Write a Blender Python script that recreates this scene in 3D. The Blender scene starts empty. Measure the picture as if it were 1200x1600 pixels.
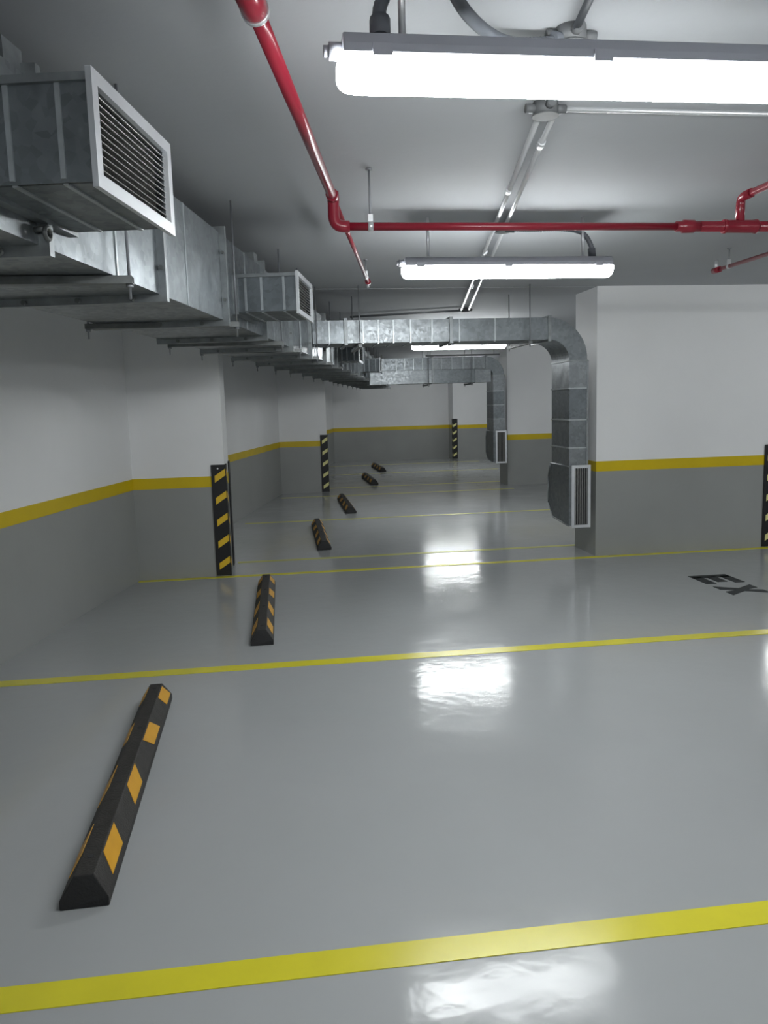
import bpy, math, random
from mathutils import Vector, Matrix
random.seed(4)
C = bpy.context.scene.collection
PI = math.pi

# ------------------------------------------------------------------ camera
CAM_H = 1.55
YAW, PITCH, ROLL, FPX = 0.12522, 0.13399, 0.02838, 1236.3
cy, sy, cp, sp = math.cos(YAW), math.sin(YAW), math.cos(PITCH), math.sin(PITCH)
fwd = Vector((sy*cp, cy*cp, -sp)); rt = Vector((cy, -sy, 0)); dn = fwd.cross(rt)
c_, s_ = math.cos(ROLL), math.sin(ROLL)
rt2 = c_*rt + s_*dn; dn2 = -s_*rt + c_*dn
cam_data = bpy.data.cameras.new('camera')
cam = bpy.data.objects.new('camera', cam_data); C.objects.link(cam)
cam.matrix_world = Matrix(((rt2.x, -dn2.x, -fwd.x, 0), (rt2.y, -dn2.y, -fwd.y, 0), (rt2.z, -dn2.z, -fwd.z, CAM_H), (0, 0, 0, 1)))
cam_data.sensor_fit = 'VERTICAL'; cam_data.sensor_height = 24.0
cam_data.lens = FPX/1600*24.0
cam_data.clip_start = 0.05
bpy.context.scene.camera = cam

# ------------------------------------------------------------------ world and exposure
w = bpy.data.worlds.new('world'); bpy.context.scene.world = w; w.use_nodes = True
w.node_tree.nodes['Background'].inputs[0].default_value = (0.6, 0.68, 0.8, 1)
w.node_tree.nodes['Background'].inputs[1].default_value = 0.05
vs = bpy.context.scene.view_settings
vs.view_transform = 'Standard'; vs.look = 'None'; vs.gamma = 1; vs.use_curve_mapping = False
vs.exposure = 0.0
LAMP = 64.0          # emission of the tube covers

# ------------------------------------------------------------------ materials
def nodes(name):
    m = bpy.data.materials.new(name); m.use_nodes = True
    nt = m.node_tree; return m, nt, nt.nodes['Principled BSDF']
def mat(name, col, rough=0.6, metal=0.0, var=0.0, vscale=6.0, bump=0.0, bscale=60.0, ior=1.45, coat=0.0):
    m, nt, b = nodes(name)
    b.inputs['Roughness'].default_value = rough; b.inputs['Metallic'].default_value = metal
    b.inputs['IOR'].default_value = ior; b.inputs['Coat Weight'].default_value = coat
    b.inputs['Coat Roughness'].default_value = 0.1
    tc = nt.nodes.new('ShaderNodeTexCoord')
    if var:
        n = nt.nodes.new('ShaderNodeTexNoise'); n.inputs['Scale'].default_value = vscale; n.inputs['Detail'].default_value = 5
        r = nt.nodes.new('ShaderNodeMapRange'); r.inputs[3].default_value = 1-var; r.inputs[4].default_value = 1+var
        r.inputs[1].default_value = .3; r.inputs[2].default_value = .7
        mx = nt.nodes.new('ShaderNodeVectorMath'); mx.operation = 'SCALE'; mx.inputs[0].default_value = col
        nt.links.new(tc.outputs['Object'], n.inputs['Vector']); nt.links.new(n.outputs[0], r.inputs[0])
        nt.links.new(r.outputs[0], mx.inputs['Scale']); nt.links.new(mx.outputs[0], b.inputs['Base Color'])
    else: b.inputs['Base Color'].default_value = (*col, 1)
    if bump:
        n2 = nt.nodes.new('ShaderNodeTexNoise'); n2.inputs['Scale'].default_value = bscale; n2.inputs['Detail'].default_value = 3
        bp = nt.nodes.new('ShaderNodeBump'); bp.inputs['Strength'].default_value = bump; bp.inputs['Distance'].default_value = 0.01
        nt.links.new(tc.outputs['Object'], n2.inputs['Vector']); nt.links.new(n2.outputs[0], bp.inputs['Height'])
        nt.links.new(bp.outputs[0], b.inputs['Normal'])
    return m
def galvanised(name, tone, rough=0.40):
    m, nt, b = nodes(name)
    b.inputs['Metallic'].default_value = 0.85
    tc = nt.nodes.new('ShaderNodeTexCoord')
    v = nt.nodes.new('ShaderNodeTexVoronoi'); v.inputs['Scale'].default_value = 38
    n = nt.nodes.new('ShaderNodeTexNoise'); n.inputs['Scale'].default_value = 3.0; n.inputs['Detail'].default_value = 6
    sep = nt.nodes.new('ShaderNodeSeparateColor')
    a = nt.nodes.new('ShaderNodeMath'); a.operation = 'MULTIPLY_ADD'; a.inputs[1].default_value = 0.24; 
    a2 = nt.nodes.new('ShaderNodeMath'); a2.operation = 'MULTIPLY_ADD'; a2.inputs[1].default_value = 0.5; a2.inputs[2].default_value = 0.66
    mx = nt.nodes.new('ShaderNodeVectorMath'); mx.operation = 'SCALE'; mx.inputs[0].default_value = tone
    for t in (v, n): nt.links.new(tc.outputs['Object'], t.inputs['Vector'])
    nt.links.new(v.outputs['Color'], sep.inputs[0]); nt.links.new(n.outputs[0], a2.inputs[0])
    nt.links.new(sep.outputs[0], a.inputs[0]); nt.links.new(a2.outputs[0], a.inputs[2])
    nt.links.new(a.outputs[0], mx.inputs['Scale']); nt.links.new(mx.outputs[0], b.inputs['Base Color'])
    r = nt.nodes.new('ShaderNodeMath'); r.operation = 'MULTIPLY_ADD'; r.inputs[1].default_value = 0.14; r.inputs[2].default_value = rough-0.07
    nt.links.new(sep.outputs[1], r.inputs[0]); nt.links.new(r.outputs[0], b.inputs['Roughness'])
    bp = nt.nodes.new('ShaderNodeBump'); bp.inputs['Strength'].default_value = 0.35; bp.inputs['Distance'].default_value = 0.02
    n2 = nt.nodes.new('ShaderNodeTexNoise'); n2.inputs['Scale'].default_value = 5; n2.inputs['Detail'].default_value = 1
    nt.links.new(tc.outputs['Object'], n2.inputs['Vector'])
    nt.links.new(n2.outputs[0], bp.inputs['Height']); nt.links.new(bp.outputs[0], b.inputs['Normal'])
    return m
def epoxy(name):
    m, nt, b = nodes(name)
    tc = nt.nodes.new('ShaderNodeTexCoord')
    def noise(s, d, dist=0.0):
        n = nt.nodes.new('ShaderNodeTexNoise'); n.inputs['Scale'].default_value = s; n.inputs['Detail'].default_value = d
        n.inputs['Distortion'].default_value = dist
        nt.links.new(tc.outputs['Object'], n.inputs['Vector']); return n
    n1 = noise(0.7, 6); cr = nt.nodes.new('ShaderNodeValToRGB')
    cr.color_ramp.elements[0].position = .3; cr.color_ramp.elements[0].color = (0.350, 0.363, 0.366, 1)
    cr.color_ramp.elements[1].position = .7; cr.color_ramp.elements[1].color = (0.380, 0.392, 0.397, 1)
    nt.links.new(n1.outputs[0], cr.inputs[0]); nt.links.new(cr.outputs[0], b.inputs['Base Color'])
    n2 = noise(2.5, 5); mr = nt.nodes.new('ShaderNodeMapRange')
    mr.inputs[1].default_value = .3; mr.inputs[2].default_value = .7; mr.inputs[3].default_value = .10; mr.inputs[4].default_value = .18
    nt.links.new(n2.outputs[0], mr.inputs[0]); nt.links.new(mr.outputs[0], b.inputs['Roughness'])
    b.inputs['IOR'].default_value = 1.32
    n3 = noise(8, 3); bp = nt.nodes.new('ShaderNodeBump'); bp.inputs['Strength'].default_value = 0.17; bp.inputs['Distance'].default_value = 0.01
    nt.links.new(n3.outputs[0], bp.inputs['Height']); nt.links.new(bp.outputs[0], b.inputs['Normal'])
    return m
M = dict(
 floor=epoxy('grey_epoxy'),
 white=mat('white_wall_paint', (0.82, 0.825, 0.835), .55, var=.03, vscale=1.2, bump=.05, bscale=30),
 grey=mat('grey_wall_paint', (0.315, 0.325, 0.315), .32, var=.05, vscale=1.5, bump=.05, bscale=30),
 yellow=mat('yellow_band_paint', (0.64, 0.47, 0.004), .4, var=.05, vscale=3),
 faded=mat('faded_yellow_line_paint', (0.56, 0.55, 0.17), .25, var=.12, vscale=3),
 line=mat('yellow_line_paint', (0.66, 0.60, 0.035), .25, var=.06, vscale=4),
 black_paint=mat('black_floor_paint', (0.028, 0.032, 0.034), .75, var=.1, vscale=8),
 ceil=mat('ceiling_paint', (0.475, 0.49, 0.515), .85, var=.03, vscale=1.0, bump=.1, bscale=25),
 galv=[galvanised('galvanised_steel_%s' % n, t) for n, t in (('plain', (.215, .235, .25)), ('pale', (.27, .29, .305)), ('dull', (.18, .20, .215)))],
 seam=mat('bright_seam_steel', (.46, .49, .51), .35, .6, var=.1, vscale=20),
 flange=mat('dull_flange_steel', (.30, .32, .33), .45, .8, var=.15, vscale=20),
 strut=mat('dark_strut_steel', (.20, .21, .21), .5, .7, var=.2, vscale=15),
 alu=mat('anodised_aluminium', (.80, .82, .85), .35, .7, var=.04, vscale=8),
 slat=mat('louvre_aluminium', (.45, .45, .44), .4, .7),
 dark=mat('dark_duct_inside', (.03, .03, .032), .8),
 red=mat('red_pipe_enamel', (.27, .015, .032), .28, var=.05, vscale=6, coat=.3),
 rubber=mat('black_rubber', (.028, .026, .024), .6, var=.25, vscale=20, bump=.3, bscale=120),
 rubber_dark=mat('black_rubber_end', (.012, .012, .013), .6, bump=.2, bscale=120),
 patch=mat('orange_reflective_patch', (.66, .33, .012), .45, var=.05, vscale=20),
 guard=mat('black_guard_rubber', (.012, .012, .014), .5),
 gstripe=mat('yellow_guard_stripe', (.80, .52, .03), .4),
 gpale=mat('pale_yellow_guard_stripe', (.78, .74, .32), .4),
 housing=mat('grey_lamp_housing', (.42, .43, .48), .45),
 flex=mat('dark_grey_flexible_conduit', (.13, .14, .16), .5),
 steel=mat('bright_steel', (.72, .73, .75), .32, .6),
 rod=mat('threaded_rod_steel', (.30, .31, .33), .45, .6),
 box=mat('grey_junction_box', (.12, .125, .13), .5),
)
m, nt, b = nodes('lit_lamp_cover'); M['lamp'] = m
b.inputs['Base Color'].default_value = (.9, .93, 1, 1); b.inputs['Roughness'].default_value = .4
b.inputs['Emission Color'].default_value = (.93, .965, .965, 1); b.inputs['Emission Strength'].default_value = LAMP

# ------------------------------------------------------------------ helpers
class MB:
    def __init__(s): s.v = []; s.f = []; s.mi = []; s.sm = []
    def add(s, vs_, fs, mi=0, smooth=False):
        o = len(s.v); s.v += [tuple(p) for p in vs_]
        for f in fs: s.f.append([o+i for i in f]); s.mi.append(mi); s.sm.append(smooth)
        return s
    def box(s, c, d, ax=None, mi=0):
        """box of full size d about c; ax = (ex, ey, ez) axes"""
        c = Vector(c); ex, ey, ez = ax or (Vector((1, 0, 0)), Vector((0, 1, 0)), Vector((0, 0, 1)))
        P = [c + ex*(d[0]/2*i) + ey*(d[1]/2*j) + ez*(d[2]/2*k) for k in (-1, 1) for j in (-1, 1) for i in (-1, 1)]
        return s.add(P, [(0, 2, 3, 1), (4, 5, 7, 6), (0, 1, 5, 4), (2, 6, 7, 3), (0, 4, 6, 2), (1, 3, 7, 5)], mi)
    def prism(s, poly, vec, mi=0, smooth=False):
        """closed prism: polygon (3d points) pushed along vec"""
        n = len(poly); vec = Vector(vec); P = [Vector(p) for p in poly]; Q = [p+vec for p in P]
        nrm = sum(((P[i]-P[0]).cross(P[(i+1) % n]-P[0]) for i in range(n)), Vector())
        fl = nrm.dot(vec) > 0
        fs = [tuple(range(n)), tuple(range(2*n-1, n-1, -1))] + [(i, i+n, (i+1) % n+n, (i+1) % n) for i in range(n)]
        if fl: fs = [tuple(reversed(f)) for f in fs]
        return s.add(P+Q, fs, mi, smooth)
    def tube(s, pts, r, seg=12, caps=True, mi=0):
        P = [Vector(p) for p in pts]; R = r if isinstance(r, (list, tuple)) else [r]*len(P)
        t0 = (P[1]-P[0]).normalized(); u = t0.orthogonal().normalized(); rings = []; o = len(s.v)
        for i, p in enumerate(P):
            a = (P[i]-P[i-1]).normalized() if i else t0
            c = (P[i+1]-P[i]).normalized() if i < len(P)-1 else a
            t = (a+c).normalized(); u = (u - t*u.dot(t)).normalized(); v = t.cross(u)
            for k in range(seg):
                q = 2*PI*k/seg; s.v.append(tuple(p + (u*math.cos(q)+v*math.sin(q))*R[i]))
        for i in range(len(P)-1):
            for k in range(seg):
                a, c = o+i*seg+k, o+i*seg+(k+1) % seg
                s.f.append([a, c, c+seg, a+seg]); s.mi.append(mi); s.sm.append(True)
        if caps:
            s.f.append([o+k for k in reversed(range(seg))]); s.mi.append(mi); s.sm.append(False)
            e = o+(len(P)-1)*seg; s.f.append([e+k for k in range(seg)]); s.mi.append(mi); s.sm.append(False)
        return s
    def build(s, name, m, parent=None):
        me = bpy.data.meshes.new(name); 
        inv = parent.matrix_world.inverted() if parent else Matrix()
        org = None
        if parent is None:
            xs = [p[0] for p in s.v]; ys = [p[1] for p in s.v]; zs = [p[2] for p in s.v]
            org = Vector(((min(xs)+max(xs))/2, (min(ys)+max(ys))/2, min(zs)))
            inv = Matrix.Translation(-org)
        else:
            pl = parent_world(parent); inv = pl.inverted()
        me.from_pydata([tuple(inv @ Vector(p)) for p in s.v], [], s.f)
        for k, (a, b2) in enumerate(zip(s.mi, s.sm)):
            me.polygons[k].material_index = a; me.polygons[k].use_smooth = b2
        for q in (m if isinstance(m, (list, tuple)) else [m]): me.materials.append(q)
        me.update()
        o = bpy.data.objects.new(name, me); C.objects.link(o)
        if parent: o.parent = parent
        else: o.location = org
        return o
def parent_world(o):
    L = Matrix.LocRotScale(o.location, o.rotation_euler, o.scale)
    return parent_world(o.parent) @ L if o.parent else L
def tag(o, label=None, cat=None, group=None, kind=None):
    if label: o['label'] = label
    if cat: o['category'] = cat
    if group: o['group'] = group
    if kind: o['kind'] = kind
    return o
def thing(name, label, cat, loc=(0, 0, 0), group=None, rz=0):
    o = bpy.data.objects.new(name, None); C.objects.link(o); o.location = loc; o.rotation_euler = (0, 0, rz)
    o.empty_display_size = .1
    return tag(o, label, cat, group)
def copy_tree(o, parent=None):
    c = o.copy(); C.objects.link(c); c.parent = parent
    for ch in list(o.children): copy_tree(ch, c)
    return c
def bevel(o, wd, seg=2):
    md = o.modifiers.new('bevel', 'BEVEL'); md.width = wd; md.segments = seg; md.limit_method = 'ANGLE'; md.harden_normals = False
    return o
def bend(a, b, c, r, n=6):
    """points a..c with a rounded corner of radius r at b"""
    a, b, c = Vector(a), Vector(b), Vector(c); d1 = (a-b).normalized(); d2 = (c-b).normalized()
    p, q = b+d1*r, b+d2*r; out = []
    for i in range(n+1):
        t = i/n; out.append((1-t)**2*p + 2*t*(1-t)*b + t*t*q)
    return out

# building direction of the side wall, duct, pipes: SKEW from the stall grid
SK = math.radians(10.7); TS = math.tan(SK)
D = Vector((math.sin(SK), math.cos(SK), 0)); N = Vector((math.cos(SK), -math.sin(SK), 0)); Z = Vector((0, 0, 1))
CEIL = 2.62
BAND0, BAND1 = 0.845, 0.945          # yellow band heights
def wall_x(y): return -1.37 + (y-7.44)*TS

# ------------------------------------------------------------------ the setting
YB, YF = -7.0, 22.4
XR = 10.5
fl = MB().box(((XR-5)/2+.2, (YB+YF)/2, -.1), (XR+5.6, YF-YB+.6, .2)).build('floor', M['floor']); tag(fl, kind='structure')
ce = MB().box(((XR-5)/2+.2, (YB+7.44)/2-.15, CEIL+.1), (XR+5.6, 7.44-YB+.3, .2))
ce.box(((XR-5)/2+.2, (7.46+YF)/2+.15, CEIL+.098), (XR+5.6, YF-7.46+.3, .2))
ce = ce.build('ceiling', M['ceil']); tag(ce, kind='structure')

def wall(name, a, b, thick=.2, z1=CEIL+.02):
    """wall whose seen face runs a -> b, body behind it to the left of travel; grey dado, yellow band, white above"""
    a, b = Vector((*a, 0)), Vector((*b, 0)); d = (b-a).normalized(); n = Vector((-d.y, d.x, 0)); L = (b-a).length
    m = (a+b)/2 + n*thick/2
    mb = MB().box(m+Z*((BAND0+.05)/2), (L, thick, BAND0+.05), (d, n, Z), 0)
    mb.box(m+Z*((BAND0+.05+z1)/2), (L, thick, z1-BAND0-.05), (d, n, Z), 1)
    o = mb.build(name, [M['grey'], M['white']]); tag(o, kind='structure')
    s = MB().box((a+b)/2 - n*.0015 + Z*((BAND0+BAND1)/2), (L-.002, .006, BAND1-BAND0), (d, n, Z)).build('yellow_band', M['yellow'], o)
    s['label'] = 'yellow painted band'
    return o
wall('wall_left', (wall_x(YB-.2), YB-.2), (wall_x(YF+.2), YF+.2))
wall('wall_back', (-.2, YF), (XR, YF))
wall('wall_right', (XR, YF), (XR, YB))
wall('wall_front', (XR, YB), (wall_x(YB)-.2, YB))

def pillar(label, x0, x1, y0, y1, name='pillar'):
    mb = MB().box(((x0+x1)/2, (y0+y1)/2, (BAND0+.05)/2), (x1-x0, y1-y0, BAND0+.05), mi=0)
    mb.box(((x0+x1)/2, (y0+y1)/2, (BAND0+.05+CEIL+.01)/2), (x1-x0, y1-y0, CEIL+.01-BAND0-.05), mi=1)
    o = mb.build(name, [M['grey'], M['white']]); tag(o, label, kind='structure')
    zc, h = (BAND0+BAND1)/2, BAND1-BAND0
    s = MB()
    s.box(((x0+x1)/2, y0-.001, zc), (x1-x0+.006, .004, h)); s.box(((x0+x1)/2, y1+.001, zc), (x1-x0+.006, .004, h))
    s.box((x0-.001, (y0+y1)/2, zc), (.004, y1-y0+.006, h)); s.box((x1+.001, (y0+y1)/2, zc), (.004, y1-y0+.006, h))
    s = s.build('yellow_band', M['yellow'], o); s['label'] = 'yellow painted band'
    return o
pillar('pillar jutting from left wall, nearest of the three on that side', -1.45, -.54, 7.44, 8.0)
pillar('pillar jutting from left wall behind the fourth wheel stop', -.10, .81, 14.45, 15.0)
pillar('broad pillar beside the tall bent duct, right of the picture', 3.05, 4.945, 7.44, 8.0)
pillar('broad far pillar beside the second bent duct', 4.16, 6.0, 14.35, 14.9)
pillar('far pillar standing out from the back wall', 4.76, 6.6, 21.8, 22.45)

# painted lines and letters on the floor
def line(y, x0, x1, w_=.10, m='line'):
    o = MB().box(((x0+x1)/2, y, .0008), (x1-x0, w_, .0036)).build('parking_line', M[m], fl)
    o['label'] = 'yellow painted line'
for y, x0, x1 in [(2.045, wall_x(2.04)+.05, 6.4), (4.70, wall_x(4.7)+.07, 6.4), (7.39, wall_x(7.4)+.01, 4.9), (8.07, -.50, 3.2), (10.85, -.55, 3.9),
                  (13.78, -.05, 4.1), (15.12, .85, 4.3), (18.05, .62, 5.0), (20.7, 1.15, 5.2)]:
    line(y, x0, x1, .10 if y < 5 else .075, 'line' if y < 7.5 else 'faded')
def letter(polys, label):
    mb = MB()
    for P in polys: mb.prism([(x, y, -.001) for x, y in P], (0, 0, .004))
    o = mb.build('painted_letter', M['black_paint'], fl); o['label'] = label
# E: spine on the far side, arms toward the camera; reads from far to near
ex0, ex1, ey0, ey1 = 3.45, 3.79, 6.05, 6.36
letter([[(ex0, ey1), (ex1, ey1), (ex1, ey1-.10), (ex0, ey1-.10)]] +
       [[(x, ey1-.06), (x+.086, ey1-.06), (x+.086, y), (x, y)] for x, y in ((ex0, ey0), (3.577, ey0+.05), (ex1-.086, ey0))], 'black painted letter E')
xx0, xx1, xy0, xy1 = 3.45, 3.77, 5.655, 5.955
xm, ym, hw = (xx0+xx1)/2, (xy0+xy1)/2, .045
letter([[(xx0, xy1), (xx0, xy1-.11), (xm-.045, ym), (xx0, xy0+.11), (xx0, xy0), (xm, ym-hw), (xx1, xy0), (xx1, xy0+.11), (xm+.045, ym), (xx1, xy1-.11), (xx1, xy1), (xm, ym+hw)]], 'black painted letter X')

# ------------------------------------------------------------------ wheel stops
def wheel_stop(loc, rz, label):
    t = thing('wheel_stop', label, 'wheel stop', loc, 'wheel stops in the parking bays', rz)
    return t
WL = 1.83
ws0 = wheel_stop((-.685, 2.42, 0), math.radians(1.4), 'nearest wheel stop, black rubber with bright orange patches, in the left foreground bay')
def body():
    prof = [(-.076, 0), (.076, 0), (.076, .03), (.031, .10), (-.031, .10), (-.076, .03)]
    def ring(y, k, inset): return [(x*k, y+(inset if z > .05 else 0), z) for x, z in prof]
    R = [ring(0, 1, .022), ring(.03, 1, .002), ring(WL-.03, 1, -.002), ring(WL, 1, -.022)]
    V = [p for r in R for p in r]; F = [(5, 4, 3, 2, 1, 0), (18, 19, 20, 21, 22, 23)]; mi = [1, 1]
    for i in range(3):
        for k in range(6): F.append((i*6+k, i*6+(k+1) % 6, i*6+6+(k+1) % 6, i*6+6+k)); mi.append(0)
    me = bpy.data.meshes.new('rubber_body'); me.from_pydata(V, [], F)
    me.materials.append(M['rubber']); me.materials.append(M['rubber_dark'])
    for k, q in enumerate(mi): me.polygons[k].material_index = q
    o = bpy.data.objects.new('rubber_body', me); C.objects.link(o); o.parent = ws0; bevel(o, .004, 2)
body()
slope = Vector((.045, 0, -.07)).normalized()
def patch(side, a, b, sh):
    n = Vector((.07, 0, .045)).normalized(); top = Vector((.0335, 0, .0961)); low = top + slope*.066
    P = [top+Vector((0, a, 0)), top+Vector((0, b, 0)), low+Vector((0, b+sh, 0)), low+Vector((0, a+sh, 0))]
    P = [Vector((p.x*side, p.y, p.z)) - Vector((n.x*side, 0, n.z))*.001 for p in P]
    o = MB().prism(P, Vector((n.x*side, 0, n.z))*.0028)
    me = bpy.data.meshes.new('reflective_patch'); me.from_pydata(o.v, [], o.f); me.materials.append(M['patch'])
    q = bpy.data.objects.new('reflective_patch', me); C.objects.link(q); q.parent = ws0; q['label'] = 'orange reflective patch'
for a, b, sh in ((.16, .35, -.05), (.64, .83, -.06), (1.07, 1.28, .07), (1.60, 1.765, .04)):
    patch(1, a, b, sh); patch(-1, a, b, sh)
for s in (.13, .67, 1.21, 1.73):
    hb = MB().tube([(0, s, .0985), (0, s, .1012)], .011, 12)
    me = bpy.data.meshes.new('bolt_hole'); me.from_pydata(hb.v, [], hb.f); me.materials.append(M['dark'])
    q = bpy.data.objects.new('bolt_hole', me); C.objects.link(q); q.parent = ws0
for x, y, rz, lb in [(-.19, 5.13, 0, 'second wheel stop from the camera, orange patches, beyond the second floor line'),
                  (.41, 8.54, 0, 'third wheel stop from the camera, dull brown patches, level with the nearest left pillar'),
                  (.955, 11.40, 0, 'fourth wheel stop from the camera, small, in the bay before the second pillar'),
                  (1.775, 15.45, 0, 'fifth wheel stop from the camera, just past the second pillar'),
                  (2.32, 18.38, 0, 'farthest wheel stop, the tiny one in front of the back wall')]:
    c = copy_tree(ws0); c.location = (x, y, 0); c.rotation_euler = (0, 0, rz); c['label'] = lb

# ------------------------------------------------------------------ corner guards
def corner_guard(label, x, y, sx, sy_, pale=False, hgt=1.05, stripes=True):
    """L shaped rubber guard on a vertical corner at (x, y); the legs run to -sx and -sy_ of it"""
    t = thing('corner_guard', label, 'corner guard', (x, y, .01), 'striped corner guards')
    w_, th = .125, .011
    o = .0035
    X = lambda v: x + sx*v; Y = lambda v: y + sy_*v
    poly = [(X(o-w_), Y(o)), (X(o-w_), Y(o+th)), (X(o+th), Y(o+th)), (X(o+th), Y(o-w_)), (X(o), Y(o-w_)), (X(o), Y(o))]
    g = MB().prism([(a, b_, .01) for a, b_ in poly], (0, 0, hgt-.01)).build('rubber_angle', M['guard'], t)
    m = M['gpale' if pale else 'gstripe']
    for k in range(5 if stripes else 0):
        z = .10 + k*.205
        for leg in (0, 1):
            if leg == 0:   # face toward y
                yy = Y(o+th); a, b_ = X(o-w_+.030), X(o+th-.008)
                # rise toward +x
                if a > b_: a, b_ = b_, a
                P = [(a, yy, z-.035), (b_, yy, z+.03), (b_, yy, z+.092), (a, yy, z+.027)]; v = (0, sy_*.0015, 0)
            else:
                xx = X(o+th); a, b_ = Y(o-w_+.030), Y(o+th-.008)
                P = [(xx, a, z-.035), (xx, b_, z+.03), (xx, b_, z+.092), (xx, a, z+.027)]; v = (sx*.0015, 0, 0)
            q = MB().prism(P, v).build('reflective_stripe', m, t); q['label'] = 'yellow slanting stripe'
    if not pale:
        MB().tube([(X(-.06), Y(o+th), hgt-.035), (X(-.06), Y(o+th+.003), hgt-.035)], .008, 10).build('bolt', M['steel'], t)
corner_guard('black and yellow corner guard on the near corner of the nearest left pillar', -.54, 7.44, 1, -1)
corner_guard('black guard seen edge on at the rear corner of the nearest left pillar', -.54, 8.0, 1, 1, stripes=False)
corner_guard('black and yellow corner guard on the second left pillar, mid picture', .81, 14.45, 1, -1, True)
corner_guard('black guard at the rear corner of the second left pillar, mostly hidden', .81, 15.0, 1, 1, True, stripes=False)
corner_guard('black and pale striped corner guard on the back wall pillar, farthest of all', 4.76, 21.8, -1, -1, True, 1.12)
corner_guard('black and pale striped corner guard cut off by the right picture edge', 4.945, 7.44, 1, -1, True)

# ------------------------------------------------------------------ main supply duct along the left wall
DZ0, DZ1, DW = 2.01, 2.445, .66
def face_x(y): return -.27 + (y-4.26)*TS
def fp(y, off=0, z=0):
    """point on the duct's right face at depth y, off metres outward (to the right)"""
    return Vector((face_x(y), y, z)) + N*off
duct = thing('air_duct', 'long galvanised steel main duct under the ceiling along the left wall', 'duct', (face_x(8), 8, DZ0))
# flange stations pass through 2.35, 3.31, 4.26
ys = [2.35+.955*k for k in range(-8, 20)]
for i in range(len(ys)-1):
    a, b2 = ys[i]+.004, ys[i+1]-.004
    L = (b2-a)/math.cos(SK); mid = fp((a+b2)/2, -DW/2, (DZ0+DZ1)/2)
    mb = MB().box(mid, (DW, L, DZ1-DZ0), (N, D, Z))
    o = mb.build('duct_section', M['galv'][(i*2+i//3) % 3], duct)
    # standing seam and cross-break ribs of the section
    for q in ((.37,) if i % 2 else (.55,)):
        y = a + (b2-a)*q
        MB().box(fp(y, .001, (DZ0+DZ1)/2), (.006, .012, DZ1-DZ0), (N, D, Z)).build('seam', M['seam'], o)
for y in ys:
    mb = MB(); c = fp(y, -DW/2, 0); t = .028; e = .03
    mb.box(c+Z*(DZ1+e/2), (DW+2*e, t, e), (N, D, Z)); mb.box(c+Z*(DZ0-e/2), (DW+2*e, t, e), (N, D, Z))
    for s in (-1, 1): mb.box(c+N*s*(DW/2+e/2)+Z*((DZ0+DZ1)/2), (e, t, DZ1-DZ0), (N, D, Z))
    o = mb.build('flange', M['flange'], duct)
    if 1 < y < 9:
        bt = MB()
        for s in (-.22, 0, .22): bt.tube([c+N*s+Z*(DZ0-e*.5)-D*(t/2+.012), c+N*s+Z*(DZ0-e*.5)+D*(t/2+.012)], .011, 6)
        for z in (DZ0+.1, DZ1-.1): bt.tube([fp(y, e/2, z)-D*(t/2+.012), fp(y, e/2, z)+D*(t/2+.012)], .009, 6)
        tag(bt.build('bolts', M['strut'], o), kind='stuff')
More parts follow.
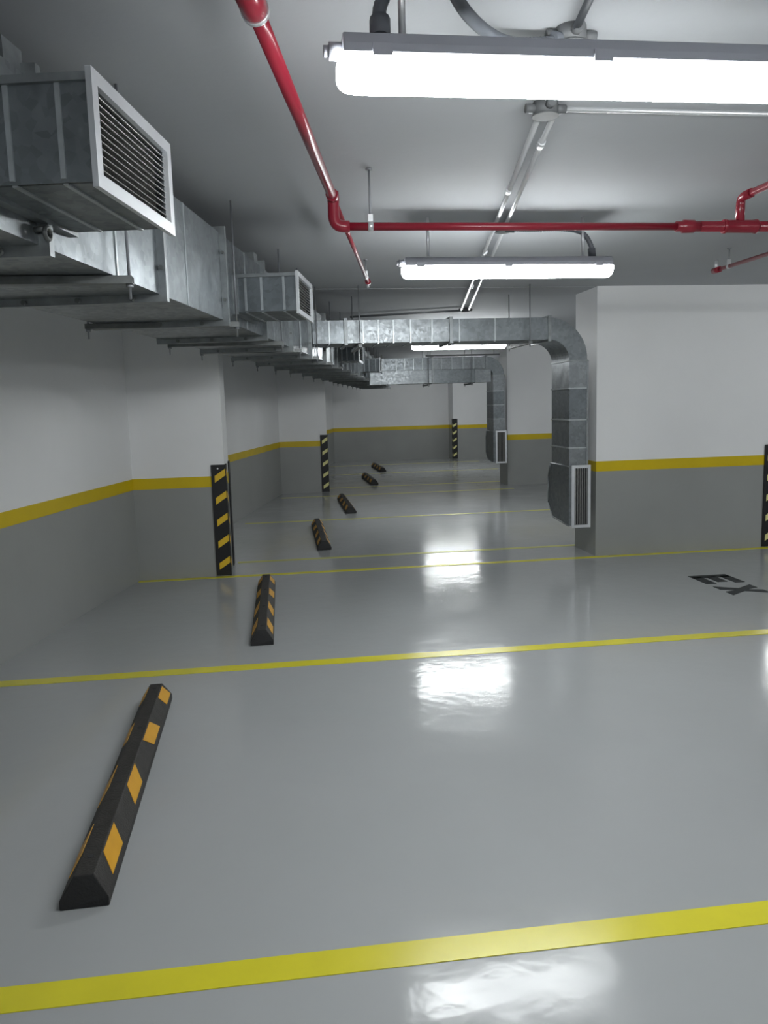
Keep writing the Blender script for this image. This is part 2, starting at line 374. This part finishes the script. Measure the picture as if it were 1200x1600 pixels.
# hanging clips on top edges
for y in (2.30, 5.15, 7.1):
    p = fp(y, .0, DZ1)
    MB().box(p+Z*.02-N*.06, (.10, .10, .09), (N, D, Z)).build('cleat', M['flange'], duct)
def branch(y0, y1, out, z0, z1, slats, big):
    br = bpy.data.objects.new('branch_box', None); C.objects.link(br); br.parent = duct; br['label'] = 'short side branch with louvred grille'
    base = fp(y0, 0, z0); L = (y1-y0)/math.cos(SK); h = z1-z0
    def pt(u, v, z): return base + D*u + N*v + Z*z     # u along duct, v outward
    br.matrix_local = parent_world(duct).inverted() @ Matrix.Translation(base)
    th = .012; i = .03; o = out-.012
    mb = MB()
    mb.box(pt(L/2, o/2-.1, i-.006), (o+.2, L-2*i, th), (N, D, Z)); mb.box(pt(L/2, o/2-.1, h-i+.006), (o+.2, L-2*i, th), (N, D, Z))
    mb.box(pt(i, o/2-.1, h/2), (o+.2, th, h-2*i+th*2), (N, D, Z)); mb.box(pt(L-i, o/2-.1, h/2), (o+.2, th, h-2*i+th*2), (N, D, Z))
    mb.build('branch_casing', M['galv'][0 if big else 2], br)
    MB().box(pt(L/2, .006, h/2), (.004, L-2*i-.03, h-2*i-.03), (N, D, Z)).build('dark_inside', M['dark'], br)
    s = MB()
    for q in (.35, .75) if big else (.2, .45, .8):
        s.box(pt(i-.007, o*q, h/2), (.012, .008, h-2*i+.01), (N, D, Z)); s.box(pt(L/2, o*q, i-.013), (.012, L-2*i, .006), (N, D, Z))
    s.build('seam', M['seam'], br)
    s = MB(); s.box(pt(L/2, .015, i-.014), (.03, L-.02, .018), (N, D, Z)); s.box(pt(i-.012, .015, h/2), (.03, .014, h-.03), (N, D, Z))
    s.box(pt(i-.010, o/2, h-i+.014), (o, .02, .018), (N, D, Z))
    s.build('collar', M['flange'], br)
    fr = MB(); w_ = .032 if big else .026
    fr.prism([pt(0, o, 0), pt(L, o, 0), pt(L-w_, o, w_), pt(w_, o, w_)], N*.014)
    fr.prism([pt(L, o, 0), pt(L, o, h), pt(L-w_, o, h-w_), pt(L-w_, o, w_)], N*.014)
    fr.prism([pt(L, o, h), pt(0, o, h), pt(w_, o, h-w_), pt(L-w_, o, h-w_)], N*.014)
    fr.prism([pt(0, o, h), pt(0, o, 0), pt(w_, o, w_), pt(w_, o, h-w_)], N*.014)
    fr.build('grille_frame', M['alu'], br)
    hh = h-2*w_
    for k in range(slats):
        z = w_ + hh*(k+.5)/slats
        a = Vector(N)*.86 + Z*-.5; a.normalize(); bq = a.cross(D).normalized()
        MB().box(pt(L/2, o-.006, z), (.022, L-2*w_, .0016), (a, D, bq)).build('louvre_slat', M['slat'], br)
    vb = MB()
    for k in range(1, 22 if big else 14): vb.box(pt(w_+(L-2*w_)*k/(22 if big else 14), o-.03, h/2), (.018, .0012, hh), (N, D, Z))
    tag(vb.build('rear_blades', M['slat'], br), kind='stuff')
branch(2.0, 2.535, .316, 2.06, 2.318, 12, True)
branch(4.46, 4.99, .36, 2.055, 2.28, 11, False)
branch(9.3, 9.85, .25, 2.055, 2.28, 9, False)
branch(12.3, 12.85, .30, 2.055, 2.28, 9, False)

ring = [fp(2.32, .035, 2.035)+D*math.cos(a)*.016+Z*math.sin(a)*.016 for a in [2*PI*k/14 for k in range(15)]]
MB().tube(ring, .0065, 8).build('eye_clip', M['strut'], duct)
MB().tube([fp(2.32, .0, 2.045), fp(2.32, .035, 2.05)], .008, 8).build('eye_clip', M['strut'], duct)
# trapeze hangers under the main duct
def hanger(label, yy, over=.06, left=.06):
    """strut channel across under the duct, with rods to the ceiling"""
    cx = Vector((face_x(yy), yy, 0)); x1 = face_x(yy)+over; x0 = face_x(yy)-DW-left
    z = DZ0-.003
    t = thing('duct_hanger', label, 'hanger', ((x0+x1)/2, yy, z), 'strut hangers under the long duct')
    ch = MB(); w_ = .040; h = .026
    ch.box(((x0+x1)/2, yy, z-h+.002), (x1-x0, w_, .004)); ch.box(((x0+x1)/2, yy-w_/2, z-h/2), (x1-x0, .004, h)); ch.box(((x0+x1)/2, yy+w_/2, z-h/2), (x1-x0, .004, h))
    for s in (-1, 1): ch.box(((x0+x1)/2, yy+s*(w_/2-.006), z-.002), (x1-x0, .010, .004))
    ch.build('strut_channel', M['strut'], t)
    for x in (x0+.012, x1-.012):
        MB().tube([(x, yy, z-.075), (x, yy, CEIL+.005)], .005, 8).build('threaded_rod', M['rod'], t)
        MB().tube([(x, yy, z-h-.012), (x, yy, z-h)], .013, 6).build('nut', M['rod'], t)
hy = [2.85, 4.33, 5.6, 6.35, 7.3, 8.3, 9.25, 10.2, 11.2, 12.2, 13.2, 14.6, 15.3, 16.1, 17.1, 18.1, 19.1, 20.1]
for i, yy in enumerate(hy):
    lb = ['nearest duct hanger channel, under the duct below the large grille', 'second duct hanger from the camera, long channel under the duct',
          'third duct hanger from the camera, its end over the left pillar', 'fourth duct hanger from the camera, close behind the third'][i] if i < 4 else \
         'dark duct hanger channel %s' % ['just past the second grille', 'in line with the near cross duct', 'just behind the near cross duct', 'before the small third grille box',
          'behind the small third grille box', 'between third and fourth grille boxes', 'nearer the fourth grille box', 'just behind the fourth grille box', 'in line with the far cross duct',
          'first behind the far cross duct', 'second behind the far cross duct', 'third behind the far cross duct', 'fourth behind the far cross duct', 'fifth, last before the back wall'][i-4]
    hanger(lb, yy)

# ------------------------------------------------------------------ cross ducts with a bend down to a floor level grille
def cross_duct(label, y0, dep, z0, z1, xs, xi, wv, rin, zp, plen, grille, ribs, vr, lower=None):
    """runs along x from xs, bends down; vertical limb spans xi .. xi+wv; plenum box at its foot"""
    t = thing('bent_air_duct', label, 'duct', (xi+wv/2, y0+dep/2, plen[0]), 'bent cross ducts')
    ym = y0+dep/2; xe = xi-rin; h = z1-z0
    ends = [xs]+ribs['flange']+[xe]
    for i in range(len(ends)-1):
        a, b2 = ends[i]+.002, ends[i+1]-.002
        MB().box(((a+b2)/2, ym, (z0+z1)/2), (b2-a, dep, h)).build('duct_section', M['galv'][i % 2], t)
    for x in ribs['flange']+[xe]:
        m_ = MB(); e = .022
        m_.box((x, ym, z1+e/2-.004), (.03, dep+2*e, e)); m_.box((x, ym, z0-e/2+.004), (.03, dep+2*e, e))
        m_.box((x, y0-e/2+.002, (z0+z1)/2), (.03, e, h)); m_.box((x, y0+dep+e/2-.002, (z0+z1)/2), (.03, e, h))
        m_.build('flange', M['flange'], t)
    for x in ribs['seam']:
        m_ = MB(); m_.box((x, y0-.003, (z0+z1)/2), (.013, .012, h-.004)); m_.box((x, ym, z0-.003), (.013, dep, .01))
        m_.build('seam', M['seam'], t)
    # elbow
    rout = rin+wv; zc = z0-rin; n = 12; V = []; F = []
    for k in range(n+1):
        a = PI/2*(1-k/n); hh = h + (wv-h)*k/n; ro = rin+hh
        for yy, r in ((y0, rin), (y0, ro), (y0+dep, ro), (y0+dep, rin)):
            V.append((xe+r*math.cos(a), yy, zc+r*math.sin(a)))
    for k in range(n):
        for j in range(4): F.append((k*4+j, k*4+(j+1) % 4, k*4+4+(j+1) % 4, k*4+4+j))
    F += [(3, 2, 1, 0), (n*4, n*4+1, n*4+2, n*4+3)]
    mb = MB(); mb.add(V, F); el = mb.build('elbow', M['galv'][0], t)
    # vertical limb in pieces
    cuts = [zc]+vr+[plen[1]]
    for i in range(len(cuts)-1):
        a, b2 = cuts[i], cuts[i+1]
        MB().box((xi+wv/2, ym, (a+b2)/2), (wv, dep, a-b2-.003)).build('duct_section', M['galv'][(i+1) % 3], t)
        m_ = MB()
        m_.box((xi+wv/2, y0-.003, a), (wv+.012, .012, .012)); m_.box((xi-.003, ym, a), (.012, dep, .012)); m_.box((xi+wv+.003, ym, a), (.012, dep, .012))
        m_.build('seam', M['seam'] if i else M['flange'], t)
    # edge angles down the outer corner
    MB().box((xi+wv+.004, y0-.002, (zc+plen[1])/2), (.018, .014, zc-plen[1])).build('corner_angle', M['flange'], t)
    # plenum: side outline in (y, z) pushed along x
    zb, zt, back = plen
    P = [(y0-.03, zb), (back-.14, zb+.03), (back, zb+.16), (back, zt-.14), (y0+dep, zt), (y0-.03, zt)]
    MB().prism([(xi-.012, a, b2) for a, b2 in P], (wv+.02, 0, 0)).build('plenum_box', M['galv'][0], t)
    m_ = MB()
    for k in range(len(P)-1):
        a, b2 = Vector((xi-.014, *P[k])), Vector((xi-.014, *P[k+1])); m_.tube([a, b2], .007, 6)
    m_.build('plenum_rim', M['flange'], t)
    # grille at the front
    gx0, gx1, gz0, gz1 = grille; yg = y0-.03; w_ = .028
    fr = MB(); q = lambda x, z: Vector((x, yg, z)); v = Vector((0, -.018, 0))
    fr.prism([q(gx0, gz0), q(gx1, gz0), q(gx1-w_, gz0+w_), q(gx0+w_, gz0+w_)], v); fr.prism([q(gx1, gz0), q(gx1, gz1), q(gx1-w_, gz1-w_), q(gx1-w_, gz0+w_)], v)
    fr.prism([q(gx1, gz1), q(gx0, gz1), q(gx0+w_, gz1-w_), q(gx1-w_, gz1-w_)], v); fr.prism([q(gx0, gz1), q(gx0, gz0), q(gx0+w_, gz0+w_), q(gx0+w_, gz1-w_)], v)
    fr.build('grille_frame', M['alu'], t)
    MB().box(((gx0+gx1)/2, yg-.001, (gz0+gz1)/2), (gx1-gx0-2*w_, .003, gz1-gz0-2*w_)).build('grille_back', M['dark'], t)
    nb = 6
    for k in range(nb):
        x = gx0+w_+(gx1-gx0-2*w_)*(k+.5)/nb
        MB().box((x, yg-.010, (gz0+gz1)/2), (.004, .014, gz1-gz0-2*w_)).build('grille_blade', M['slat'], t)
    return t
cd = cross_duct('nearer bent duct, turning down beside the broad right pillar to a floor grille', 7.36, .50, 2.122, 2.327, face_x(7.36)+.002, 2.745, .175, .20, 0,
   (.335, .915, 7.93), (2.755, 2.945, .315, .925),
   dict(flange=[.62, 1.60], seam=[.47, .78, .92, 1.06, 1.22, 1.42, 1.68, 2.02]), [1.66, 1.36, 1.09])
MB().box((2.86, 7.345, .32), (.05, .03, .03)).build('foot_clip', M['strut'], cd)
cross_duct('farther bent duct, turning down beside the far pillar to a floor grille', 14.0, .46, 2.15, 2.36, face_x(14.0)+.002, 3.80, .205, .12, 0,
   (.47, 1.03, 14.5), (3.83, 4.03, .45, 1.04),
   dict(flange=[2.70], seam=[2.05, 2.2, 2.36, 2.52, 2.86, 3.05, 3.25, 3.45]), [1.75, 1.5, 1.25])
low = thing('straight_air_duct', 'straight steel duct slung just under the far cross duct', 'duct', (2.7, 14.2, 1.9))
x0 = face_x(14.0)+.002
for a, b2, k in ((x0, 2.70, 1), (2.70, 3.48, 0), (3.48, 3.765, 1)):
    MB().box(((a+b2)/2, 14.23, 2.03), (b2-a-.004, .46, .232)).build('duct_section', M['galv'][k], low)
for x in (2.70, 3.48):
    MB().box((x, 14.23, 2.025), (.028, .50, .243)).build('flange', M['flange'], low)

def duct_trapeze(label, x, y0, y1, z, grp='strut hangers under the cross ducts'):
    t = thing('duct_hanger', label, 'hanger', (x, (y0+y1)/2, z), grp)
    MB().box((x, (y0+y1)/2, z-.014), (.035, y1-y0, .025)).build('strut_channel', M['strut'], t)
    for y in (y0+.02, y1-.02):
        MB().tube([(x, y, z-.05), (x, y, CEIL)], .0055, 8).build('threaded_rod', M['rod'], t)
for x, lb in ((.74, 'hanger on the near cross duct, close to the long left duct'), (2.33, 'hanger on the near cross duct, just before its bend')):
    duct_trapeze(lb, x, 7.25, 7.97, 2.105)
for x, lb in ((2.62, 'hanger on the far cross duct, left of its two'), (3.40, 'hanger on the far cross duct, right of its two')):
    duct_trapeze(lb, x, 13.93, 14.52, 1.900)
t = thing('hung_steel_bar', 'thin dark steel bar hung in front of the far cross duct', 'bar', (3.2, 13.78, 2.37))
MB().box((3.2, 13.78, 2.38), (1.32, .04, .03)).build('bar', M['box'], t)
for x in (2.62, 3.76): MB().tube([(x, 13.78, 2.37), (x, 13.78, CEIL)], .005, 8).build('threaded_rod', M['rod'], t)

# ------------------------------------------------------------------ tube light fixtures
def fixture(label, x0, y, rods=True, group='tube lights under the ceiling'):
    L = 1.27; zb = 2.262
    t = thing('tube_light', label, 'ceiling light', (x0, y, zb), group)
    # cover: rounded trough, loft along x
    prof = []
    for k in range(13):
        a = PI*k/12; prof.append((math.cos(a)*.055, -abs(math.sin(a))**.75*.068))
    sec = [(0.0, .62), (.006, .80), (.018, .93), (.04, 1.0), (L-.04, 1.0), (L-.018, .93), (L-.006, .80), (L, .62)]
    V = []; F = []
    for u, k in sec:
        for p, q in prof: V.append((u, p*k, .078+q*k - (1-k)*.012))
    n = len(prof)
    for i in range(len(sec)-1):
        for k in range(n-1): F.append((i*n+k, (i+1)*n+k, (i+1)*n+k+1, i*n+k+1))
        F.append((i*n, i*n+n-1, (i+1)*n+n-1, (i+1)*n))
    F.append(tuple(range(n))); F.append(tuple(reversed(range((len(sec)-1)*n, len(sec)*n))))
    me = bpy.data.meshes.new('lit_cover'); me.from_pydata(V, [], F); me.materials.append(M['lamp'])
    for p in me.polygons: p.use_smooth = True
    def link(name, me):
        o = bpy.data.objects.new(name, me); C.objects.link(o); o.parent = t; return o
    link('lit_cover', me)
    def part(name, mb, m):
        me = bpy.data.meshes.new(name); me.from_pydata(mb.v, [], mb.f); me.materials.append(m)
        for p, s in zip(me.polygons, mb.sm): p.use_smooth = s
        return link(name, me)
    hs = MB(); P = [(0.012, -.062, .078), (.012, .062, .078), (.012, .058, .098), (.012, .040, .128), (.012, -.040, .128), (.012, -.058, .098)]
    hs.prism(P, (L-.024, 0, 0)); bevel(part('housing', hs, M['housing']), .004, 2)
    g = MB().tube([(.012, 0, .101), (-.018, 0, .101)], .020, 14); g.tube([(-.018, 0, .101), (-.03, 0, .101)], .013, 12)
    part('cable_gland', g, M['housing'])
    for x in (.10, .62, 1.17):
        for s in (-1, 1):
            cm = MB().box((x, s*.061, .083), (.045, .008, .026)); part('clip', cm, M['housing'])
    for x in ((.155, 1.09) if rods else ()):
        part('suspension_rod', MB().tube([(x, 0, .12), (x, 0, CEIL-zb+.014)], .009, 10), M['steel'])
        part('rod_plate', MB().box((x, 0, .130), (.05, .05, .006)), M['steel'])
    return t
L1 = fixture('nearest tube light, huge and glaring at the top of the picture', .165, 1.95)
def mk(label, x, y):
    c = copy_tree(L1); c.location = (x, y, 2.262); c['label'] = label
mk('middle tube light behind the red cross pipe', .735, 4.68)
mk('small tube light seen just under the near cross duct', 1.755, 10.5); bpy.data.objects['tube_light.002'].location.z = 2.25
mk('distant tube light hidden behind the far cross duct', 3.33, 18.5)
mk('tube light beyond the right pillar, right of the picture', 6.63, 10.35)
mk('tube light at the right, beyond the picture edge', 5.55, 4.6)
mk('added unseen fill light behind the camera, brightening the left wall', -.9, -2.4)  # added fill lamp, set out of view to lift the left wall
mk('tube light behind and right of the camera', 4.4, -1.2)
mk('rearmost tube light behind the camera', 2.4, -3.4)
mk('far right tube light beyond the pillars', 7.7, 17.0)

# ------------------------------------------------------------------ red sprinkler pipes
rp = thing('sprinkler_pipe', 'red sprinkler pipe running along the ceiling and turning right across the picture', 'pipe', (.28, 3.75, 2.36))
zm = 2.49; zl = 2.365
def line_pt(y): return Vector((.28+(y-3.75)*math.tan(math.radians(9.9)), y, zm))
MB().tube([line_pt(-6.5), line_pt(2.02)], .027, 16).build('wide_pipe', M['red'], rp)
MB().tube([line_pt(1.90), line_pt(2.03), line_pt(2.07)], [.033, .033, .024], 16).build('reducer', M['red'], rp)
MB().tube([line_pt(2.035), line_pt(2.052)], .035, 16).build('clamp_ring', M['steel'], rp)
MB().tube([line_pt(2.03), line_pt(3.74)], .0215, 16).build('pipe_run', M['red'], rp)
MB().tube([line_pt(3.70), line_pt(6.2)], .0125, 12).build('thin_pipe_run', M['red'], rp)
e = line_pt(3.75)
MB().tube([line_pt(3.68), line_pt(3.735)], .027, 16).build('socket', M['red'], rp)
MB().tube([e+Z*.028, e+Z*.0, Vector((e.x, e.y, zm-.03))] + bend((e.x, e.y, zm-.03), (e.x, e.y, zl), (e.x+.3, e.y, zl), .045) + [(e.x+.07, e.y, zl)], [.026, .028, .026]+[.0265]*7+[.0265], 16).build('elbow', M['red'], rp)
MB().tube([(e.x+.06, 3.75, zl), (1.98, 3.75, zl)], .0185, 16).build('cross_pipe', M['red'], rp)
MB().tube([(1.93, 3.75, zl), (1.96, 3.75, zl), (1.965, 3.75, zl), (2.02, 3.75, zl), (2.025, 3.75, zl), (2.05, 3.75, zl)], [.0235, .0235, .031, .031, .026, .026], 16).build('coupling', M['red'], rp)
MB().tube([(2.03, 3.75, zl), (6.0, 3.75, zl)], .0245, 16).build('wide_cross_pipe', M['red'], rp)
MB().tube([(2.17, 3.75, zl), (2.18, 3.75, zl), (2.19, 3.75, zl), (2.33, 3.75, zl), (2.34, 3.75, zl), (2.35, 3.75, zl)], [.031, .035, .031, .031, .035, .031], 16).build('tee', M['red'], rp)
MB().tube([(2.26, 3.75, zl), (2.26, 3.75, 2.46)]+bend((2.26, 3.75, 2.46), (2.26, 3.75, 2.50), (2.26, 3.4, 2.50), .035)+[(2.26, 3.66, 2.50)], .0215, 16).build('riser_elbow', M['red'], rp)
MB().tube([(2.26, 3.67, 2.50), (2.26, -2.0, 2.50)], .0165, 16).build('rear_branch_pipe', M['red'], rp)
# far end fitting of the thin run
p = line_pt(6.2)
MB().tube([p-D*.03, p+D*.03], .022, 12).build('end_cap', M['red'], rp)
MB().tube([p, p-Z*.045], [.014, .012], 10).build('sprinkler_head', M['steel'], rp)
p2 = thing('sprinkler_branch_pipe', 'short red pipe with a capped end near the ceiling at the right edge', 'pipe', (3.31, 5.78, 2.49))
MB().tube([(3.31, 5.78, 2.49), (3.31, -2.0, 2.49)], .0145, 14).build('pipe_run', M['red'], p2)
MB().tube([(3.31, 5.83, 2.49), (3.31, 5.74, 2.49)], .022, 14).build('end_fitting', M['red'], p2)
MB().tube([(3.31, 5.79, 2.49), (3.31, 5.79, 2.565)], .014, 12).build('sprinkler_head', M['steel'], p2)
def pipe_hanger(label, p, r, axis):
    t = thing('pipe_hanger', label, 'pipe hanger', p, 'pipe hangers on the red pipes'); p = Vector(p); a = Vector(axis)
    MB().tube([p+Z*(r+.004), (p.x, p.y, CEIL)], .0048, 8).build('threaded_rod', M['rod'], t)
    MB().tube([p-a*.012, p+a*.012], r+.0035, 16).build('clamp_band', M['steel'], t)
    MB().box(p+Z*(r+.018), (.022, .018, .034)).build('clamp_ear', M['steel'], t)
    MB().tube([(p.x, p.y, CEIL-.008), (p.x, p.y, CEIL+.001)], .016, 10).build('anchor_plate', M['rod'], t)
pipe_hanger('hanger rod and clamp on the red cross pipe right of its elbow', (.447, 3.75, zl), .0185, (1, 0, 0))
q = line_pt(6.0); pipe_hanger('hanger at the far end of the thin red pipe', (q.x, q.y, q.z), .0125, (0, 1, 0))
pipe_hanger('hanger near the capped end of the right red pipe', (3.31, 5.62, 2.49), .0145, (0, 1, 0))

# ------------------------------------------------------------------ electrical conduits
def cpt(y, off, z=2.593): return Vector((1.0+(y-2.91)*math.tan(math.radians(10.5))+off, y, z))
t = thing('steel_conduit', 'bright steel conduit on the ceiling, left of the parallel pair', 'conduit', cpt(3, 0), 'paired ceiling conduits')
MB().tube([cpt(3.0, -.02), cpt(8.95, -.05)], .0115, 12).build('conduit_run', M['steel'], t)
for y in (4.0, 5.6, 7.2): MB().tube([cpt(y-.03, -.028), cpt(y+.03, -.028)], .0165, 12).build('coupling', M['steel'], t)
t = thing('steel_conduit', 'bright steel conduit on the ceiling, right of the parallel pair', 'conduit', cpt(3, .07), 'paired ceiling conduits')
MB().tube([cpt(3.0, .035), cpt(8.95, .035)], .0115, 12).build('conduit_run', M['steel'], t)
for y in (3.3, 6.2): MB().tube([cpt(y-.03, .035), cpt(y+.03, .035)], .0165, 12).build('coupling', M['steel'], t)
def jbox(label, p, r=.045):
    t = thing('junction_box', label, 'junction box', p, 'round conduit boxes'); p = Vector(p)
    MB().tube([p, p+Z*(CEIL-p.z+.002)], r, 18).build('box_body', M['box'], t)
    MB().tube([p-Z*.006, p], r+.004, 18).build('box_lid', M['box'], t)
    for a in ((1, 0, 0), (-1, 0, 0), (0, 1, 0), (0, -1, 0)):
        v = Vector(a); MB().tube([p+v*(r-.01)+Z*.022, p+v*(r+.03)+Z*.022], .016, 10).build('spout', M['box'], t)
jbox('conduit box on the ceiling just behind the nearest light', (1.0, 2.93, 2.575))
jbox('conduit box above the nearest light, where the dark conduit ends', (.885, 2.37, 2.575))
jbox('conduit box on the ceiling behind the red cross pipe', (1.385, 4.85, 2.575), .042)
jbox('conduit box at the far end of the paired conduits', (2.13, 9.0, 2.575))
t = thing('steel_conduit', 'single steel conduit from the ceiling box running to the right', 'conduit', (1.1, 2.93, 2.597))
MB().tube([(1.03, 2.93, 2.597), (6, 2.99, 2.597)], .009, 12).build('conduit_run', M['steel'], t)
t = thing('dark_conduit', 'dark conduit running towards the camera above the nearest light', 'conduit', (.88, 2.3, 2.597))
MB().tube([(.885, 2.34, 2.597), (.74, 1.4, 2.597), (.5, 0, 2.597)], .0115, 12).build('conduit_run', M['flex'], t)
t = thing('steel_conduit', 'single conduit crossing the ceiling towards the long left duct', 'conduit', (1.5, 9.1, 2.59))
MB().tube([(2.10, 9.0, 2.59), (.86, 9.5, 2.59)], .0125, 12).build('conduit_run', M['rod'], t)
def flexible(label, pts, r, ends=True):
    # smooth path through points (Catmull-Rom), ribbed radius
    P = [Vector(p) for p in pts]; Q = [P[0]*2-P[1]]+P+[P[-1]*2-P[-2]]; path = []
    for i in range(1, len(Q)-2):
        n = max(6, int((Q[i+1]-Q[i]).length/.006))
        for k in range(n):
            t_ = k/n; a, b_, c, d = Q[i-1], Q[i], Q[i+1], Q[i+2]
            path.append(.5*((2*b_)+(c-a)*t_+(2*a-5*b_+4*c-d)*t_*t_+(3*b_-a-3*c+d)*t_**3))
    path.append(P[-1]); rad = [r*(1.0 if k % 2 else .86) for k in range(len(path))]
    t = thing('flexible_conduit', label, 'conduit', P[0], 'dark flexible conduits')
    MB().tube(path, rad, 12).build('hose', M['flex'], t)
    if ends:
        MB().tube([P[0]-(path[2]-path[0]).normalized()*.005, P[0]+(path[2]-path[0]).normalized()*.05], r*1.45, 12).build('end_fitting', M['flex'], t)
        d = (path[-1]-path[-3]).normalized()
        MB().tube([P[-1]-d*.05, P[-1]+d*.002], r*1.45, 12).build('end_fitting', M['flex'], t)
        k = len(path)//3; MB().tube([path[k], path[k+2]], r*1.25, 12).build('tie', M['steel'], t)
flexible('dark flexible conduit looping down to the left end of the nearest light', [(.40, 2.06, 2.61), (.325, 2.02, 2.56), (.275, 1.98, 2.48), (.268, 1.95, 2.395)], .017)
flexible('dark flexible conduit curving above the nearest light to the ceiling box', [(.30, 1.72, 2.60), (.40, 1.90, 2.545), (.52, 2.12, 2.53), (.68, 2.30, 2.545), (.87, 2.37, 2.585)], .017)
flexible('dark flexible conduit curving from the ceiling box to the middle light', [(1.40, 4.82, 2.585), (1.53, 4.78, 2.572), (1.70, 4.73, 2.565), (1.82, 4.69, 2.535), (1.875, 4.68, 2.46), (1.885, 4.68, 2.392)], .0155)
